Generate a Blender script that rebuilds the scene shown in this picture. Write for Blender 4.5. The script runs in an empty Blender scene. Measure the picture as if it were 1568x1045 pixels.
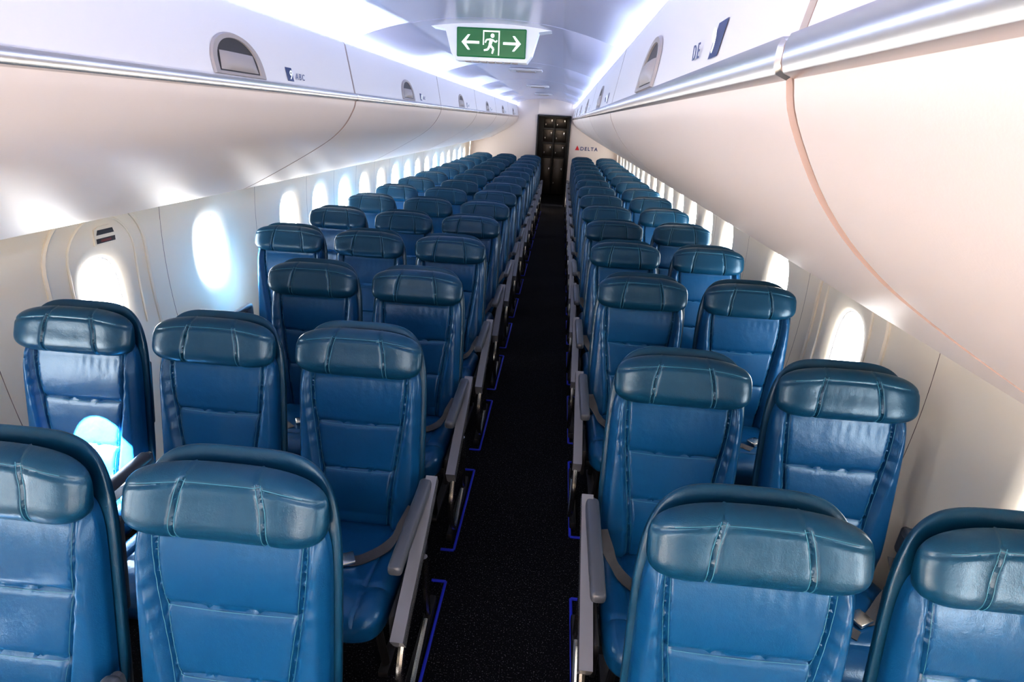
import bpy, bmesh, math, random
from mathutils import Vector, Matrix
random.seed(3)
sc=bpy.context.scene
EYE=1.8; C=-0.40; YA=-1.3; YB=12.85
# ------------------------------------------------------------ materials
def mat(name,col,rough=.5,metal=0,bump=0,bscale=200,spec=.5,emis=None,es=0,var=0,vscale=8,coat=0):
    m=bpy.data.materials.new(name); m.use_nodes=True; nt=m.node_tree; b=nt.nodes['Principled BSDF']
    b.inputs['Base Color'].default_value=(*col,1); b.inputs['Roughness'].default_value=rough
    b.inputs['Metallic'].default_value=metal; b.inputs['Specular IOR Level'].default_value=spec
    b.inputs['Coat Weight'].default_value=coat
    tc=nt.nodes.new('ShaderNodeTexCoord')
    if emis: b.inputs['Emission Color'].default_value=(*emis,1); b.inputs['Emission Strength'].default_value=es
    if bump:
        n=nt.nodes.new('ShaderNodeTexNoise'); n.inputs['Scale'].default_value=bscale; n.inputs['Detail'].default_value=3
        nt.links.new(tc.outputs['Object'],n.inputs['Vector'])
        bp=nt.nodes.new('ShaderNodeBump'); bp.inputs['Strength'].default_value=bump; bp.inputs['Distance'].default_value=.002
        nt.links.new(n.outputs['Fac'],bp.inputs['Height']); nt.links.new(bp.outputs['Normal'],b.inputs['Normal'])
    if var:
        n=nt.nodes.new('ShaderNodeTexNoise'); n.inputs['Scale'].default_value=vscale; n.inputs['Detail'].default_value=4
        nt.links.new(tc.outputs['Object'],n.inputs['Vector'])
        mx=nt.nodes.new('ShaderNodeMix'); mx.data_type='RGBA'
        mx.inputs[6].default_value=(*[c*(1-var) for c in col],1); mx.inputs[7].default_value=(*[min(1,c*(1+var)) for c in col],1)
        nt.links.new(n.outputs['Fac'],mx.inputs[0]); nt.links.new(mx.outputs[2],b.inputs['Base Color'])
    return m
def leather(name,col,rough,spec=.5):
    m=mat(name,col,rough,spec=spec,var=.12,vscale=5); nt=m.node_tree; b=nt.nodes['Principled BSDF']
    b.inputs['Specular Tint'].default_value=(.72,.88,1,1)
    tc=nt.nodes.new('ShaderNodeTexCoord')
    n1=nt.nodes.new('ShaderNodeTexNoise'); n1.inputs['Scale'].default_value=11; n1.inputs['Detail'].default_value=5
    n2=nt.nodes.new('ShaderNodeTexVoronoi'); n2.inputs['Scale'].default_value=420
    nt.links.new(tc.outputs['Object'],n1.inputs['Vector']); nt.links.new(tc.outputs['Object'],n2.inputs['Vector'])
    b1=nt.nodes.new('ShaderNodeBump'); b1.inputs['Strength'].default_value=.35; b1.inputs['Distance'].default_value=.010
    b2=nt.nodes.new('ShaderNodeBump'); b2.inputs['Strength'].default_value=.15; b2.inputs['Distance'].default_value=.0008
    nt.links.new(n1.outputs['Fac'],b1.inputs['Height']); nt.links.new(n2.outputs['Distance'],b2.inputs['Height'])
    nt.links.new(b1.outputs['Normal'],b2.inputs['Normal']); nt.links.new(b2.outputs['Normal'],b.inputs['Normal'])
    return m
M={}
M['leather']=leather('leather_blue',(.0038,.062,.165),.28)
M['head']=leather('leather_teal',(.0035,.042,.088),.29)
M['thread']=mat('stitch_thread',(.05,.19,.27),.5)
M['shell']=mat('seat_shell_grey',(.04,.05,.065),.5,bump=.1)
M['arm']=mat('armrest_grey',(.075,.085,.105),.34,bump=.15,bscale=400)
M['armlight']=mat('armrest_bar_grey',(.17,.18,.21),.26)
M['silver']=mat('aluminium',(.7,.68,.64),.25,metal=1)
M['frame']=mat('seat_frame_black',(.006,.006,.008),.5)
M['belt']=mat('belt_webbing',(.055,.055,.062),.7,bump=.4,bscale=600)
M['white']=mat('panel_white',(.76,.75,.77),.45,bump=.05,bscale=300)
M['cream']=mat('bin_cream',(.77,.675,.61),.42,bump=.06,bscale=500,spec=.4)
M['seal']=mat('bin_edge_tan',(.40,.29,.25),.55)
M['wall']=mat('sidewall_cream',(.80,.73,.61),.55,bump=.08,bscale=350)
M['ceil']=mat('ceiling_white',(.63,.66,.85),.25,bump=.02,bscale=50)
M['rail']=mat('rail_metal',(.70,.67,.64),.24,metal=1)
M['liner']=mat('bin_joint_dark',(.10,.055,.045),.6)
M['dark']=mat('recess_dark',(.05,.045,.045),.5)
M['latch']=mat('latch_grey',(.38,.345,.335),.4)
M['strip']=mat('cove_light',(1,1,1),.5,emis=(.60,.72,1.0),es=9.5)
M['blue']=mat('path_strip_blue',(.005,.018,.38),.5)
M['navy']=mat('placard_navy',(.03,.05,.16),.4)
M['green']=mat('exit_green',(.0,.13,.04),.4,emis=(.0,.16,.04),es=.14)
M['signw']=mat('exit_white',(.9,.95,.92),.4,emis=(.9,1,.95),es=.35)
M['signb']=mat('sign_body',(.80,.84,.90),.3,emis=(.8,.9,1),es=.08)
M['red']=mat('red_mark',(.60,.02,.03),.5)
M['dull']=mat('hatch_label',(.20,.05,.04),.5)
M['black']=mat('galley_black',(.01,.01,.01),.35)
M['gunmetal']=mat('galley_metal',(.08,.07,.06),.35,metal=.8)
m=mat('carpet_navy',(.006,.007,.014),.95,bump=.8,bscale=350,spec=.1); nt=m.node_tree; b=nt.nodes['Principled BSDF']
tc=nt.nodes.new('ShaderNodeTexCoord'); v=nt.nodes.new('ShaderNodeTexNoise'); v.inputs['Scale'].default_value=190; v.inputs['Detail'].default_value=2
nt.links.new(tc.outputs['Object'],v.inputs['Vector']); cr=nt.nodes.new('ShaderNodeValToRGB')
cr.color_ramp.elements[0].position=.60; cr.color_ramp.elements[0].color=(.003,.0035,.006,1)
cr.color_ramp.elements[1].position=.74; cr.color_ramp.elements[1].color=(.11,.11,.13,1)
nt.links.new(v.outputs['Fac'],cr.inputs[0]); nt.links.new(cr.outputs[0],b.inputs['Base Color']); M['carpet']=m
m=bpy.data.materials.new('window_pane'); m.use_nodes=True; nt=m.node_tree; nt.nodes.clear()
o=nt.nodes.new('ShaderNodeOutputMaterial'); t=nt.nodes.new('ShaderNodeBsdfTransparent'); t.inputs[0].default_value=(.97,.98,1,1)
g=nt.nodes.new('ShaderNodeBsdfGlossy'); g.inputs[1].default_value=.05; mx=nt.nodes.new('ShaderNodeMixShader'); mx.inputs[0].default_value=.04
nt.links.new(t.outputs[0],mx.inputs[1]); nt.links.new(g.outputs[0],mx.inputs[2]); nt.links.new(mx.outputs[0],o.inputs[0]); M['pane']=m
# ------------------------------------------------------------ builder
class B:
    def __init__(s): s.v=[];s.f=[];s.m=[];s.mats=[]
    def mi(s,k):
        if k not in s.mats: s.mats.append(k)
        return s.mats.index(k)
    def add(s,vs,fs,k):
        o=len(s.v); s.v+= [tuple(p) for p in vs]; i=s.mi(k)
        for f in fs: s.f.append(tuple(a+o for a in f)); s.m.append(i)
    def box(s,c,size,k,bev=.005,rot=None,seg=2,taper=None):
        bm=bmesh.new(); bmesh.ops.create_cube(bm,size=1)
        for v in bm.verts:
            v.co=Vector((v.co.x*size[0],v.co.y*size[1],v.co.z*size[2]))
            if taper: taper(v.co)
        if bev: bmesh.ops.bevel(bm,geom=bm.edges[:],offset=min(bev,min(size)*.45),segments=seg,profile=.5,affect='EDGES')
        R=rot if rot else Matrix.Identity(3); c=Vector(c)
        bm.verts.index_update(); s.add([R@v.co+c for v in bm.verts],[[v.index for v in f.verts] for f in bm.faces],k); bm.free()
    def tube(s,pts,r,k,n=8,closed=False):
        pts=[Vector(p) for p in pts]; N=len(pts); vs=[]; prev=None
        for i,p in enumerate(pts):
            a=pts[(i-1)%N] if (closed or i>0) else p; b=pts[(i+1)%N] if (closed or i<N-1) else p
            t=(b-a).normalized(); ref=prev if prev else (Vector((0,0,1)) if abs(t.z)<.9 else Vector((1,0,0)))
            u=(ref-t*ref.dot(t)).normalized(); prev=u; w=t.cross(u)
            for j in range(n):
                an=2*math.pi*j/n; vs.append(p+(u*math.cos(an)+w*math.sin(an))*r)
        fs=[]
        for i in range(N if closed else N-1):
            for j in range(n):
                a=i*n+j;b=i*n+(j+1)%n;c=((i+1)%N)*n+(j+1)%n;d=((i+1)%N)*n+j; fs.append((a,b,c,d))
        if not closed: fs.append(tuple(range(n-1,-1,-1))); fs.append(tuple((N-1)*n+j for j in range(n)))
        s.add(vs,fs,k)
    def poly(s,pts,k,thick=None):
        n=len(pts)
        if thick is None: s.add(pts,[tuple(range(n))],k); return
        t=Vector(thick); v=[Vector(p) for p in pts]
        s.add(v+[p+t for p in v],[tuple(range(n)),tuple(range(2*n-1,n-1,-1))]+[(i,i+n,(i+1)%n+n,(i+1)%n) for i in range(n)],k)
    def mesh(s,name,smooth=True):
        me=bpy.data.meshes.new(name); me.from_pydata(s.v,[],s.f); me.polygons.foreach_set('material_index',s.m)
        for k in s.mats: me.materials.append(M[k])
        bm=bmesh.new(); bm.from_mesh(me); bmesh.ops.recalc_face_normals(bm,faces=bm.faces[:]); bm.to_mesh(me); bm.free()
        me.polygons.foreach_set('use_smooth',[smooth]*len(me.polygons))
        if smooth: me.set_sharp_from_angle(angle=math.radians(38))
        me.update(); return me
    def obj(s,name,smooth=True,loc=(0,0,0)):
        o=bpy.data.objects.new(name,s.mesh(name,smooth)); sc.collection.objects.link(o); o.location=loc; return o
def smooth_path(pts,n=8):
    P=[Vector(p) for p in pts]; out=[]
    for i in range(len(P)-1):
        p0=P[max(i-1,0)];p1=P[i];p2=P[i+1];p3=P[min(i+2,len(P)-1)]
        for j in range(n):
            t=j/n; out.append(.5*((2*p1)+(p2-p0)*t+(2*p0-5*p1+4*p2-p3)*t*t+(3*p1-p0-3*p2+p3)*t**3))
    out.append(P[-1]); return out
def pad(bd,W,H,n,front,back,place,k,nu,nv,ntop=None):
    def grid(fn):
        vs=[]
        for j in range(nv+1):
            t=math.sin(math.pi/2*(2*j/nv-1)); n_=ntop if (ntop and t>0) else n
            for i in range(nu+1):
                s_=math.sin(math.pi/2*(2*i/nu-1)); m=max(abs(s_),abs(t)); nn=(abs(s_)**n_+abs(t)**n_)**(1/n_) if m>0 else 1
                kk=m/nn if m>0 else 1; a=s_*kk*W; b_=t*kk*H
                vs.append(place(a,b_,fn(a,b_,min(1,m))))
        return vs
    fs=[(j*(nu+1)+i,j*(nu+1)+i+1,(j+1)*(nu+1)+i+1,(j+1)*(nu+1)+i) for j in range(nv) for i in range(nu)]
    f=grid(front); b=grid(back); bound=lambda i,j:(i in(0,nu) or j in(0,nv))
    vs=list(f); idx={}
    for j in range(nv+1):
        for i in range(nu+1):
            q=j*(nu+1)+i
            if bound(i,j): idx[q]=q
            else: idx[q]=len(vs); vs.append(b[q])
    bd.add(vs,fs+[tuple(idx[a] for a in reversed(x)) for x in fs],k)
def norm_r(a,b,W,H,n,ntop=None):
    n=ntop if (ntop and b>0) else n
    return min(1,((abs(a)/W)**n+(abs(b)/H)**n)**(1/n))
def gs(d,w): return math.exp(-(d/w)**2)
def sst(e0,e1,x):
    t=max(0,min(1,(x-e0)/(e1-e0))); return t*t*(3-2*t)
HT=1.134
lean=lambda z:-(HT-z)*.19
# ------------------------------------------------------------ seat
def seat_mesh(name,left,right):
    bd=B()
    W,H,n,zc=.224,.385,4.4,HT-.385
    prof=lambda r,p=5:(max(0,1-r**p))**.5
    def pl(zc): return lambda a,b,y:(a*(1-.05*sst(.3,1,-(b)/.385)),y+lean(zc+b),zc+b)
    curve=lambda a:-.022*(abs(a)/.23)**2.5
    pad(bd,W,H,n,lambda a,b,r:-.022-.016*prof(r,8)+curve(a),lambda a,b,r:-.022+.024*prof(r,8)+curve(a)*.7,pl(zc),'head',44,54)
    W2,H2,n2,zc2=.211,.315,7,.40+.315
    xs=lambda z:.113+.049*sst(.45,.98,z)
    def bf(a,b,r):
        z=zc2+b; x=abs(a); s_=xs(z)
        y=.036*prof(r,9); y+=.026*sst(s_-.002,s_+.026,x)*(1-.5*sst(.9,1,r))
        y+=.014*gs(z-.58,.10)*(1-sst(.1,.16,x))
        y-=.011*gs(x-s_,.0055)
        if x<s_:
            for zz in (.800,.640): y-=.008*gs(z-zz-.008*(x/.15)**2,.006)
            y+=.006*abs(math.sin((z-.64)/.16*math.pi))**.8
        else:
            y-=.004*gs(z-.50,.02)
        y+=.0018*math.sin(z*130+x*40)*gs(x-s_-.018,.014)*(.5+.5*math.sin(z*17))
        y+=.0005*math.sin(x*150+a*60)*gs(z-.94,.02)
        return -.042-y+curve(a)*.8
    pad(bd,W2,H2,n2,bf,lambda a,b,r:-.040+curve(a)*.8,pl(zc2),'leather',96,120)
    P2=pl(zc2)
    fr=lambda x,z:P2(x,z-zc2,bf(x,z-zc2,norm_r(x,z-zc2,W2,H2,n2))-.0004)
    for sg in (-1,1):
        for off in (-.006,.006):
            bd.tube([fr(sg*(xs(z)+off),z) for z in [.44+i*.02 for i in range(28)]],.0008,'thread',4)
    for zz in (.800,.640):
        for off in (-.006,):
            bd.tube([fr(x,zz+.008*(x/.15)**2+off) for x in [-(xs(zz)-.008)+i*(xs(zz)-.008)/10 for i in range(21)]],.0008,'thread',4)
    # headrest
    H3=.078; W3,n3,nt3,zc3=.214,3.8,3.1,HT-.008-H3
    def hx(b): return .092-.012*(b/.08)-.010*(b/.08)**2
    def hf(a,b,r):
        x=abs(a); y=.042*(max(0,1-r**5))**.5; y-=.0065*gs(x-hx(b),.0045); y+=.018*(x/.22)**2
        y+=.002*math.sin(min(1,x/hx(b))*math.pi/2+math.pi/2) if x<hx(b) else .003*math.sin(math.pi*min(1,(x-hx(b))/.12))
        y-=.003*gs(b-.052+.02*(x/.2)**3,.0035)
        y+=.009*gs(b+.030,.035)
        return -.070-y
    pad(bd,W3,H3,n3,hf,lambda a,b,r:-.070+.018*(max(0,1-r**3))**.5-.016*(abs(a)/.22)**2,pl(zc3),'head',120,60,nt3)
    P3=pl(zc3); fh=lambda x,b:P3(x,b,hf(x,b,norm_r(x,b,W3,H3,n3,nt3))-.0004)
    for sg in (-1,1):
        for off in (-.006,.006):
            bd.tube([fh(sg*(hx(b)+off),b) for b in [-.068+i*.0068 for i in range(20)]],.0009,'thread',4)
    bd.tube([fh(x,.057-.02*(abs(x)/.2)**3) for x in [-.17+i*.01 for i in range(35)]],.0009,'thread',4)
    # cushion
    def cf(a,b,r):
        z=.062*(max(0,1-r**6))**.5+.012*sst(.13,.19,abs(a))-.006*gs(abs(a)-.135,.005)-.006*gs(b+.10,.006)
        return .405+z-.03*(b/.235)*.6
    pad(bd,.216,.235,6,cf,lambda a,b,r:.405-.05*(max(0,1-r**8))**.5,lambda a,b,z:(a,-.415+b,z),'leather',60,50)
    zt=.80; bd.box((0,lean(zt)+.012,zt),(.38,.022,.24),'shell',.008,Matrix.Rotation(-math.atan(.19),3,'X'))
    zt=.50; bd.box((0,lean(zt)+.012,zt),(.36,.03,.22),'shell',.01,Matrix.Rotation(-math.atan(.19),3,'X'))
    bd.box((0,-.50,.34),(.44,.04,.035),'frame'); bd.box((0,-.26,.34),(.44,.04,.035),'frame')
    for x in (-.15,.15):
        bd.tube([(x,-.50,.34),(x,-.42,.02)],.014,'frame',8); bd.tube([(x,-.26,.34),(x,-.14,.02)],.014,'frame',8)
        bd.box((x,-.28,.012),(.035,.36,.024),'frame',.004)
    def strap(pts,w):
        q=smooth_path(pts,6); L=[];R_=[]
        for i,p in enumerate(q):
            t=(q[min(i+1,len(q)-1)]-q[max(i-1,0)]).normalized(); sd=t.cross(Vector((0,0,1))).normalized()*w/2
            L.append(p-sd); R_.append(p+sd)
        vs=L+R_; nn=len(L); up=Vector((0,0,.002)); vs=vs+[p+up for p in vs]
        fs=[]
        for i in range(nn-1):
            fs+=[(i,i+1,nn+i+1,nn+i),(2*nn+i,3*nn+i,3*nn+i+1,2*nn+i+1),(i,2*nn+i,2*nn+i+1,i+1),(nn+i,nn+i+1,3*nn+i+1,3*nn+i)]
        bd.add(vs,fs,'belt')
    zt=lambda a,b:cf(a,b,norm_r(a,b,.216,.235,6))+.003
    for sg in (-1,1):
        ex=.02*sg+.03
        strap([(sg*.213,-.25,.56),(sg*.19,-.32,.53),(sg*.15,-.35,zt(sg*.15,.065)+.01),(sg*.09,-.41,zt(.09,0)),(ex,-.46+sg*.03,zt(.03,-.05))],.042)
    bd.box((.04,-.43,zt(.03,-.03)+.008),(.055,.05,.014),'silver',.004,Matrix.Rotation(.5,3,'Z'))
    def arm(sg,kind):
        x=sg*.2505
        w=.046 if kind=='aisle' else .040
        def tp(co):
            if co.y<0: co.x*=.92
        bd.box((x,-.405,.632),(w,.40,.036),'arm',.013,Matrix.Rotation(.03,3,'X'),3,tp)
        bd.box((x,-.225,.600),(w*.75,.07,.10),'arm',.015)
        if kind=='aisle':
            xo=x+sg*.016
            q=smooth_path([(xo,-.19,.640),(xo,-.24,.610),(xo,-.40,.520),(xo,-.56,.440),(xo,-.64,.395)],5)
            vs=[];w2=.019
            for i,p in enumerate(q):
                t=(q[min(i+1,len(q)-1)]-q[max(i-1,0)]).normalized(); nn=Vector((1,0,0)).cross(t).normalized()
                h=.026+.014*(i/len(q))
                for (u,v_) in ((-w2,-h),(-w2,h*.6),(-w2*.75,h*.92),(-w2*.4,h),(w2*.4,h),(w2*.75,h*.92),(w2,h*.6),(w2,-h)): vs.append(p+Vector((u,0,0))+nn*v_)
            K=8; fs=[(i*K+j,i*K+(j+1)%K,(i+1)*K+(j+1)%K,(i+1)*K+j) for i in range(len(q)-1) for j in range(K)]
            fs+=[tuple(range(K)),tuple((len(q)-1)*K+j for j in range(K-1,-1,-1))]
            bd.add(vs,fs,'armlight')
            bd.box((x-sg*.012,-.40,.40),(.018,.42,.13),'frame',.01)
            xl=xo+sg*.004
            bd.tube(smooth_path([(xl,-.60,.40),(xl,-.655,.30),(xl,-.64,.17),(xl,-.56,.075),(xl-sg*.01,-.42,.05),(xl-sg*.02,-.25,.045)],7),.011,'silver',8)
            bd.tube([(xl-sg*.02,-.26,.36),(xl-sg*.02,-.22,.045)],.012,'silver',8)
            bd.box((xl-sg*.02,-.35,.02),(.03,.45,.04),'frame',.006)
        else:
            bd.tube([(x,-.24,.58),(x,-.22,.40)],.012,'silver',8)
            bd.box((x,-.26,.40),(.02,.08,.06),'silver',.006)
    if left: arm(-1,left)
    if right: arm(1,right)
    return bd.mesh(name)
meshes={'A':seat_mesh('seat_window_left','in','in'),'B':seat_mesh('seat_middle',None,'in'),'C':seat_mesh('seat_aisle_left',None,'aisle'),
 'D':seat_mesh('seat_aisle_right','aisle','in'),'E':seat_mesh('seat_window_right',None,'in')}
X={'A':-1.622,'B':-1.121,'C':-.620,'D':.441,'E':.946}
YL=[.96,1.74,2.53,3.34,4.12,4.90]; YR=[.985,1.72,2.69,3.50,4.30,5.09]
while YL[-1]+.785<12.2: YL.append(YL[-1]+.785)
while YR[-1]+.79<12.2: YR.append(YR[-1]+.79)
for k in 'ABCDE':
    for i,y in enumerate(YL if k in 'ABC' else YR):
        if k=='A' and i==2: continue
        o=bpy.data.objects.new('passenger_seat',meshes[k]); sc.collection.objects.link(o); o.location=(X[k],y,0)
# ------------------------------------------------------------ floor
b=B(); b.add([(C-1.7,YA,0),(C+1.7,YA,0),(C+1.7,16,0),(C-1.7,16,0)],[(0,1,2,3)],'carpet'); b.obj('floor',False)
for nm,ys,x,sg in (('left',YL,-.340,-1),('right',YR,.178,1)):
    b=B()
    for y in ys:
        b.box((x,y-.325,.004),(.012,.61,.008),'blue',.002)
        b.box((x+sg*.03,y-.02,.004),(.06,.012,.008),'blue',.002); b.box((x+sg*.03,y-.63,.004),(.06,.012,.008),'blue',.002)
    b.obj('floor_path_strip')
# ------------------------------------------------------------ side walls with windows
hw=lambda z:1.65-.17*(z-.95)**2
wins=[-.90,-.32,.26,1.14,2.28,3.12,4.16]
while wins[-1]+.575<12.6: wins.append(wins[-1]+.575)
RD=.032
def build_wall(side,sg):
    b=B(); K=48
    edges=[YA]
    for i in range(len(wins)-1): edges.append((wins[i]+wins[i+1])/2)
    edges.append(YB)
    for i,yc in enumerate(wins):
        ex=(abs(yc-2.28)<.01)
        WZ,WW,WH=(.93,.112,.19) if ex else (.98,.135,.205)
        y0,y1=edges[i]+.0015,edges[i+1]-.0015
        z0,z1=.62,1.34
        rings=[]
        def rect(t):
            c,s_=math.cos(t),math.sin(t)
            hy=(y1-yc) if c>0 else (yc-y0); hz=(z1-WZ) if s_>0 else (WZ-z0)
            k=min(hy/abs(c) if abs(c)>1e-9 else 1e9,hz/abs(s_) if abs(s_)>1e-9 else 1e9)
            return yc+c*k,WZ+s_*k
        angs=[2*math.pi*j/K for j in range(K)]
        for cy,cz in ((y1,z1),(y0,z1),(y0,z0),(y1,z0)):
            a=math.atan2(cz-WZ,cy-yc)%(2*math.pi); q=min(range(K),key=lambda j:abs(angs[j]-a)); angs[q]=a
        angs.sort()
        def se(t,W,H,n=2.6):
            c,s_=math.cos(t),math.sin(t); k=((abs(c)/W)**n+(abs(s_)/H)**n)**(-1/n); return yc+c*k,WZ+s_*k
        specs=[(WW,WH,RD),(WW+.006,WH+.006,.022),(WW+.022,WH+.022,.012),(WW+.045,WH+.05,.004),(WW+.062,WH+.07,.0)]
        for W,H,rc in specs: rings.append([(se(t,W,H),rc) for t in angs])
        last=specs[-1]
        for f in (.5,1.0):
            rg=[]
            for t in angs:
                a=se(t,last[0],last[1]); r_=rect(t); rg.append(((a[0]*(1-f)+r_[0]*f,a[1]*(1-f)+r_[1]*f),0.0))
            rings.append(rg)
        vs=[]
        for rg in rings:
            for (yy,zz),rc in rg: vs.append((C+sg*(hw(zz)+rc),yy,zz))
        fs=[(r*K+j,r*K+(j+1)%K,(r+1)*K+(j+1)%K,(r+1)*K+j) for r in range(len(rings)-1) for j in range(K)]
        b.add(vs,fs,'wall')
        for za,zb,nz in ((0,.62,8),(1.34,1.50,3)):
            vs=[]
            for j in range(nz+1):
                z=za+(zb-za)*j/nz
                vs+=[(C+sg*(hw(z)),y0,z),(C+sg*hw(z),y1,z)]
            b.add(vs,[(2*j,2*j+1,2*j+3,2*j+2) for j in range(nz)],'wall')
        if i<len(wins)-1:
            vs=[]
            for j in range(21):
                z=1.5*j/20; vs+=[(C+sg*(hw(z)+.004),y1-.045,z),(C+sg*(hw(z)+.004),y1+.048,z)]
            b.add(vs,[(2*j,2*j+1,2*j+3,2*j+2) for j in range(20)],'liner')
        w=B(); pts=[]
        for t in [2*math.pi*j/40 for j in range(40)]:
            yy,zz=se(t,WW+.003,WH+.003); pts.append((C+sg*(hw(zz)+RD),yy,zz))
        w.tube(pts,.006,'white',8,True)
        w.add([(p[0],p[1],p[2]) for p in pts],[tuple(range(40))],'pane')
        w.obj('window_%d'%(i+1+(len(wins) if sg>0 else 0)))
        ld=bpy.data.lights.new('portal','AREA'); ld.shape='RECTANGLE'; ld.size=.29; ld.size_y=.44; ld.cycles.is_portal=True
        lo=bpy.data.objects.new('window_daylight',ld); sc.collection.objects.link(lo); lo.location=(C+sg*(hw(WZ)+RD+.012),yc,WZ)
        lo.rotation_euler=Vector((-sg,0,0)).to_track_quat('-Z','Y').to_euler()
    return b.obj('wall_'+side)
build_wall('left',-1); build_wall('right',1)
# ------------------------------------------------------------ overhead bins
belly=[(.587,1.842),(.598,1.808),(.640,1.742),(.700,1.683),(.783,1.627),(.920,1.548),(1.067,1.468),(1.150,1.425),(1.20,1.403),(1.25,1.398),(1.31,1.410),(1.40,1.440),(1.62,1.475)]
bs=[(p.x,p.z) for p in smooth_path([(a,0,z) for a,z in belly],4)]
def sweep(b,prof,ya,yb,sg,keys,inset=0,ek=None):
    n=len(prof); vs=[]
    cx=sum(p[0] for p in prof)/n; cz=sum(p[1] for p in prof)/n
    ys=[ya,ya+.004,yb-.004,yb]
    for q,y in enumerate(ys):
        k=inset+(.004 if q in(0,3) else 0)
        for i,(a,z) in enumerate(prof):
            pa=prof[i-1];pb=prof[(i+1)%n]; t=Vector((pb[0]-pa[0],pb[1]-pa[1]))
            if t.length>0: t.normalize()
            nx,nz=-t.y,t.x
            if (cx-a)*nx+(cz-z)*nz<0: nx,nz=-nx,-nz
            vs.append((C+sg*(a+nx*k),y,z+nz*k))
    base=len(b.v); b.v+=vs
    for q in range(3):
        for i in range(n):
            j=(i+1)%n; kk=keys(i)
            if ek and q!=1: kk={'cream':ek,'white':'latch','rail':'rail'}[kk]
            b.f.append((base+q*n+i,base+q*n+j,base+(q+1)*n+j,base+(q+1)*n+i)); b.m.append(b.mi(kk))
    for q in (0,3):
        b.f.append(tuple(base+q*n+i for i in range(n))); b.m.append(b.mi(ek or keys(0)))
top=[(1.62,2.10),(.66,2.094),(.632,2.090),(.624,2.080),(.588,1.876)]
railp=[(.577,1.875),(.574,1.868),(.574,1.854),(.577,1.846)]
profile=bs+top+railp
nb=len(bs); nt_=len(top)
def keyf(i):
    if i<nb-1: return 'cream'
    if i<nb+nt_-1: return 'white'
    return 'rail'
def face(y,z,sg,off=.0):
    t=(z-1.876)/(2.080-1.876); return Vector((C+sg*(.588+.036*t-off),y,z))
def text(s_,size,loc,rot,key,parent,name,ext=.0004,align='LEFT'):
    cu=bpy.data.curves.new(name,'FONT'); cu.body=s_; cu.size=size; cu.extrude=ext; cu.align_x=align; cu.materials.append(M[key])
    o=bpy.data.objects.new(name,cu); sc.collection.objects.link(o); o.location=loc; o.rotation_euler=rot
    if parent: o.parent=parent
    return o
def bins(sg,joints,placoff):
    for i in range(len(joints)-1):
        ya,yb=joints[i]+.005,joints[i+1]-.005
        b=B(); sweep(b,profile,ya,yb,sg,keyf,ek='seal')
        yc=(ya+yb)/2
        if yb-ya>1:
            W,H,z0=.145,.118,1.880
            arch=[(-W,z0)]+[(-W*math.cos(math.pi*j/24)*1.0,z0+.012+(H-.012)*math.sin(math.pi*j/24)**.8) for j in range(25)]+[(W,z0)]
            def ring(k,off): return [face(yc+a*k,z0+.008*(1-k)*6+(z-z0)*k,sg,off) for a,z in arch]
            r1,r2,r3=ring(1,.001),ring(.96,.007),ring(.80,.006); r4=ring(.78,.0015)
            N=len(arch)
            for p,q in ((r1,r2),(r2,r3),(r3,r4)):
                b.add(p+q,[(j,(j+1)%N,N+(j+1)%N,N+j) for j in range(N)],'latch')
            b.add(r4,[tuple(range(N))],'dark')
            vs=[];cols=14;rows=6
            for r in range(rows+1):
                for c in range(cols+1):
                    u=c/cols*2-1; v=r/rows; vs.append(face(yc+u*W*.72*(1-.12*v),z0+.014+v*.050,sg,.003+.012*math.sin(math.pi*v*.9)**.7*(1-abs(u)**4)))
            b.add(vs,[(r*(cols+1)+c,r*(cols+1)+c+1,(r+1)*(cols+1)+c+1,(r+1)*(cols+1)+c) for r in range(rows) for c in range(cols)],'latch')
            yp=yc+placoff
            q=[face(yp-.024,1.888,sg,.0015),face(yp+.024,1.888,sg,.0015),face(yp+.024,1.932,sg,.0015),face(yp-.024,1.932,sg,.0015)]
            b.poly(q,'navy')
        o=b.obj('overhead_bin')
        if yb-ya>1:
            yp=yc+placoff
            xa=Vector((0,1,0)) if sg<0 else Vector((0,-1,0)); nrm=Vector((-sg,0,0))
            R=Matrix((xa,nrm.cross(xa),nrm)).transposed(); e=R.to_euler()
            text(str(8+i),.042,face(yp,1.894,sg,.004),e,'signw',o,'row_number',align='CENTER')
            text('A B C' if sg<0 else 'D E',.030,face(yp+(.04 if sg<0 else .13),1.896,sg,.003),e,'navy',o,'seat_letters')
LJ=[-1.16+1.96*i for i in range(8)]; LJ=[j for j in LJ if j<YB-.2]+[YB-.02]; RJ=[-1.40+1.93*i for i in range(8)]; RJ=[j for j in RJ if j<YB-.3]+[YB-.02]; RJ[0]=-1.29
bins(-1,LJ,.33); bins(1,RJ,-.66)
for sg,nm in ((-1,'left'),(1,'right')):
    b=B(); sweep(b,bs+top,YA,YB,sg,lambda i:'liner',inset=.014); b.obj('bin_leak_backing_'+nm)  # added backing inside the bins, stops sky light leaking through the joints
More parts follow.
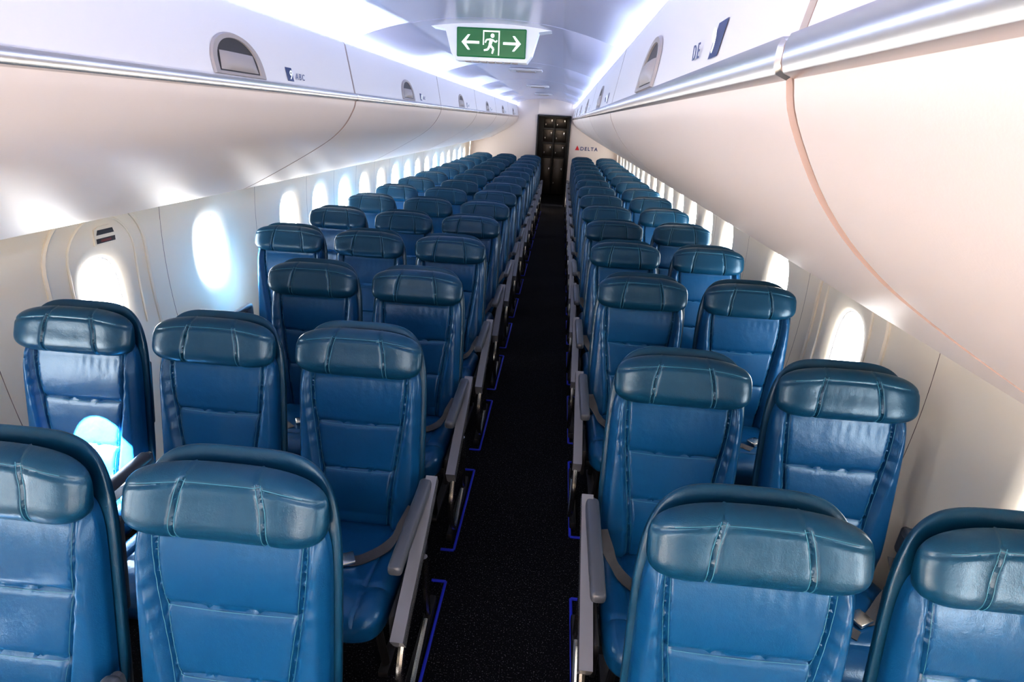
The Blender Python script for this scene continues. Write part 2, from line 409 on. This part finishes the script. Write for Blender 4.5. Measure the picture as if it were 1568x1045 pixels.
# ceiling
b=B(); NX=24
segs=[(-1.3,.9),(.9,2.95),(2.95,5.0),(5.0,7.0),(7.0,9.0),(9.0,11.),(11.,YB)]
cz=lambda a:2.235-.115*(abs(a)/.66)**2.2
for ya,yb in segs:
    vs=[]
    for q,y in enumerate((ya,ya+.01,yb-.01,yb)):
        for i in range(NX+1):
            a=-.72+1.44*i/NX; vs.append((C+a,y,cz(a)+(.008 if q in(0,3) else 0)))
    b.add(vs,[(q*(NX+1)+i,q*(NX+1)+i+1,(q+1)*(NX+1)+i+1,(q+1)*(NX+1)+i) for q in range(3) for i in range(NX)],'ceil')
for yy in (5.6,8.1,10.4):
    b.box((C+.02,yy,2.222),(.30,.20,.02),'white',.008); b.box((C+.02,yy,2.210),(.18,.10,.012),'latch',.004)
b.obj('ceiling')
for sg,nm in ((-1,'left'),(1,'right')):
    b=B(); b.add([(C+sg*.640,YA,2.094),(C+sg*.640,YB,2.094),(C+sg*.652,YB,2.125),(C+sg*.652,YA,2.125)],[(0,1,2,3)],'strip')
    b.add([(C+sg*.66,YA,2.05),(C+sg*.66,YB,2.05),(C+sg*.66,YB,2.2),(C+sg*.66,YA,2.2)],[(0,1,2,3)],'white')
    b.obj('cove_strip_light')
# ------------------------------------------------------------ exit sign
b=B(); sx,sy=-.392,3.10
out=[(-.36,2.222),(-.235,2.205),(-.205,2.10),(-.18,2.066),(.18,2.066),(.205,2.10),(.235,2.205),(.36,2.222),(.30,2.245),(-.30,2.245)]
b.poly([(sx+a,sy,z) for a,z in out],'signb',(0,.10,0))
b.box((sx,sy-.006,2.148),(.350,.012,.132),'green',.012)
yf=sy-.0135
def flat(pts,k='signw'): b.poly([(sx+a,yf,2.148+z) for a,z in pts],k,(0,.001,0))
for sg in (-1,1):
    c0=sg*.105
    flat([(c0-.045*sg,-.006),(c0+.03*sg,-.006),(c0+.03*sg,.006),(c0-.045*sg,.006)])
    flat([(c0+.045*sg,0),(c0+.013*sg,.034),(c0+.001*sg,.034),(c0+.026*sg,0)]); flat([(c0+.045*sg,0),(c0+.026*sg,0),(c0+.001*sg,-.034),(c0+.013*sg,-.034)])
flat([(-.042,.055),(.042,.055),(.042,.048),(-.042,.048)]); flat([(.036,.05),(.042,.05),(.042,-.055),(.036,-.055)]); flat([(-.042,.05),(-.036,.05),(-.036,-.01),(-.042,-.01)])
flat([(.006+.010*math.cos(t*.6283),.032+.010*math.sin(t*.6283)) for t in range(10)])
def limb(p,q,w):
    d=Vector((q[0]-p[0],q[1]-p[1])).normalized(); nx,ny=-d.y*w,d.x*w
    flat([(p[0]+nx,p[1]+ny),(q[0]+nx*.8,q[1]+ny*.8),(q[0]-nx*.8,q[1]-ny*.8),(p[0]-nx,p[1]-ny)])
for p,q,w in (((.002,.018),(-.006,-.010),.009),((-.002,.016),(-.024,.014),.004),((-.024,.014),(-.030,.0),.004),((.006,.014),(.022,.004),.004),((.022,.004),(.030,.012),.004),
   ((-.006,-.010),(.012,-.026),.006),((.012,-.026),(.006,-.048),.005),((-.006,-.010),(-.016,-.030),.006),((-.016,-.030),(-.036,-.034),.005)): limb(p,q,w)
for i in range(7): b.box((sx-.12+.04*i,sy+.03,2.064),(.032,.04,.006),'latch',.002)
b.obj('exit_sign',False)
# ------------------------------------------------------------ exit hatches
for sg in (-1,1):
    b=B(); yc=2.28
    def P(dy,z,off=.0): return (C+sg*(hw(z)-off),yc+dy,z)
    arch=[(-.29,.30)]+[(-.29,.30+.82*j/6) for j in range(1,6)]
    arch+=[(-.29*math.cos(math.pi*j/20),1.12+.26*math.sin(math.pi*j/20)) for j in range(21)]
    arch+=[(.29,1.12-.82*j/6) for j in range(1,7)]
    b.tube([P(a,z,.002) for a,z in arch],.010,'wall',6)
    arch2=[(-.195*math.cos(math.pi*j/20)+.02,1.12+.19*math.sin(math.pi*j/20)) for j in range(21)]
    b.tube([P(a,z,.001) for a,z in [(-.19,.75),(-.18,.95)]+arch2+[(.21,.95),(.20,.75)]],.006,'wall',6)
    hz=1.225; hy=.045
    b.poly([P(hy-.065,hz-.042,.006),P(hy+.065,hz-.042,.006),P(hy+.060,hz+.03,.006),P(hy+.03,hz+.042,.006),P(hy-.03,hz+.042,.006),P(hy-.060,hz+.03,.006)],'wall',(sg*.006,0,0))
    b.poly([P(hy-.052,hz+.004,.0075),P(hy+.052,hz+.004,.0075),P(hy+.044,hz+.026,.0075),P(hy-.044,hz+.026,.0075)],'dark')
    b.poly([P(hy-.055,hz-.034,.0075),P(hy+.055,hz-.034,.0075),P(hy+.055,hz-.012,.0075),P(hy-.055,hz-.012,.0075)],'dark')
    b.poly([P(hy-.03,hz-.029,.0085),P(hy+.03,hz-.029,.0085),P(hy+.03,hz-.018,.0085),P(hy-.03,hz-.018,.0085)],'dull')
    b.obj('emergency_exit_hatch')
# ------------------------------------------------------------ aft bulkhead + galley
b=B(); y=YB; d0,d1,dz=-.555,.145,1.905
b.box(((C-1.7+d0)/2,y+.03,1.15),(d0-(C-1.7),.06,2.3),'cream',.004)
b.box(((C+1.7+d1)/2,y+.03,1.15),((C+1.7)-d1,.06,2.3),'cream',.004)
b.box(((d0+d1)/2,y+.03,(dz+2.3)/2),(d1-d0,.06,2.3-dz),'cream',.004)
wl=b.obj('wall_aft')
b=B(); t=.03
b.box((d0-.0,y-.005,dz/2),(t,.08,dz),'black',.004); b.box((d1,y-.005,dz/2),(t,.08,dz),'black',.004); b.box(((d0+d1)/2,y-.005,dz),(d1-d0+t,.08,t),'black',.004)
b.obj('trim_doorway')
b=B(); yg=14.6
b.box(((d0+d1)/2,yg+.3,1.1),(1.6,.5,2.2),'black',.01)
b.box((d0-.38,13.95,1.1),(.6,1.8,2.2),'black',.01); b.box((d1+.42,13.95,1.1),(.6,1.8,2.2),'black',.01); b.box(((d0+d1)/2,13.95,2.22),(2,1.8,.06),'black',.01)
for (cx,w) in ((-.36,.24),(-.06,.30)):
    for z,h in ((.5,.85),(1.12,.30),(1.46,.28),(1.76,.22)):
        b.box((cx,yg+.03,z),(w,.05,h),'gunmetal',.012); b.box((cx+w*.3,yg-.005,z+h*.2),(.03,.03,.07),'silver',.005); b.box((cx-w*.3,yg-.005,z-h*.2),(.02,.03,.05),'silver',.005)
b.tube([(-.20,yg-.03,.1),(-.20,yg-.03,1.85)],.012,'silver')
b.obj('galley_cabinet')
tx=text('DELTA',.105,(.405,YB-.004,1.235),(math.radians(90),0,0),'navy',wl,'airline_logo',.001)
tx.data.space_character=1.3; tx.data.offset=.002
b=B(); b.poly([(-.11,0,0),(-.02,0,0),(-.065,0,.10)],'red',(0,-.002,0)); o=b.obj('logo_triangle',False); o.parent=tx; o.rotation_euler=(math.radians(-90),0,0)
b=B(); y=YA
b.box((C-1.15,y-.03,1.15),(1.1,.06,2.3),'cream',.004); b.box((C+1.3,y-.03,1.15),(.8,.06,2.3),'cream',.004)
b.box((C+.15,y-.03,2.2),(1.5,.06,.2),'cream',.004); b.obj('wall_front')
b=B(); b.box((C,-2.3,1.15),(3.4,.06,2.5),'cream',.004); b.box((C,-1.8,2.33),(3.4,1.1,.06),'cream',.004); b.box((C,-1.8,-.03),(3.4,1.1,.06),'black',.004)
b.obj('wall_galley')
# ------------------------------------------------------------ lights
w=bpy.data.worlds.new('sky'); sc.world=w; w.use_nodes=True; bg=w.node_tree.nodes['Background']; bg.inputs[0].default_value=(1,.97,.93,1); bg.inputs[1].default_value=15
sd=bpy.data.lights.new('sun','SUN'); sd.energy=480; sd.angle=.01; sd.color=(1,.93,.84)
so=bpy.data.objects.new('sun',sd); sc.collection.objects.link(so); so.rotation_euler=Vector((1,.70,-.80)).to_track_quat('-Z','Y').to_euler(); so.location=(-6,-3,6)
ad=bpy.data.lights.new('entry_fill','AREA'); ad.shape='RECTANGLE'; ad.size=1.2; ad.size_y=.6; ad.energy=16; ad.color=(1,.94,.88)  # added fill, stands in for entry light from behind the camera
ao=bpy.data.objects.new('entry_fill',ad); sc.collection.objects.link(ao); ao.location=(C+.1,-1.2,1.85); ao.rotation_euler=Vector((0,1,-.30)).to_track_quat('-Z','Z').to_euler()
pd=bpy.data.lights.new('galley_spot','AREA'); pd.size=.3; pd.energy=.6; pd.color=(1,.85,.65)
po=bpy.data.objects.new('aft_galley_lamp',pd); sc.collection.objects.link(po); po.location=(-.2,13.6,2.15)
# ------------------------------------------------------------ camera
yaw,pitch,roll,f=.0677,.3837,.0523,841.39
cy,sy_=math.cos(yaw),math.sin(yaw); cp,sp=math.cos(pitch),math.sin(pitch)
fw=Vector((-sy_*cp,cy*cp,-sp)); rt=Vector((cy,sy_,0)); up=rt.cross(fw)
r2=rt*math.cos(roll)+up*math.sin(roll); u2=-rt*math.sin(roll)+up*math.cos(roll)
cd=bpy.data.cameras.new('camera'); cam=bpy.data.objects.new('camera',cd); sc.collection.objects.link(cam)
mw=Matrix((r2,u2,-fw)).transposed().to_4x4(); mw.translation=Vector((0,0,EYE)); cam.matrix_world=mw
cd.sensor_width=36; cd.lens=f/1568*36; cd.clip_start=.02; sc.camera=cam
sc.view_settings.view_transform='Standard'; sc.view_settings.exposure=.32
try: sc.view_settings.look='Medium High Contrast'
except Exception as e: print('LOOK',e)
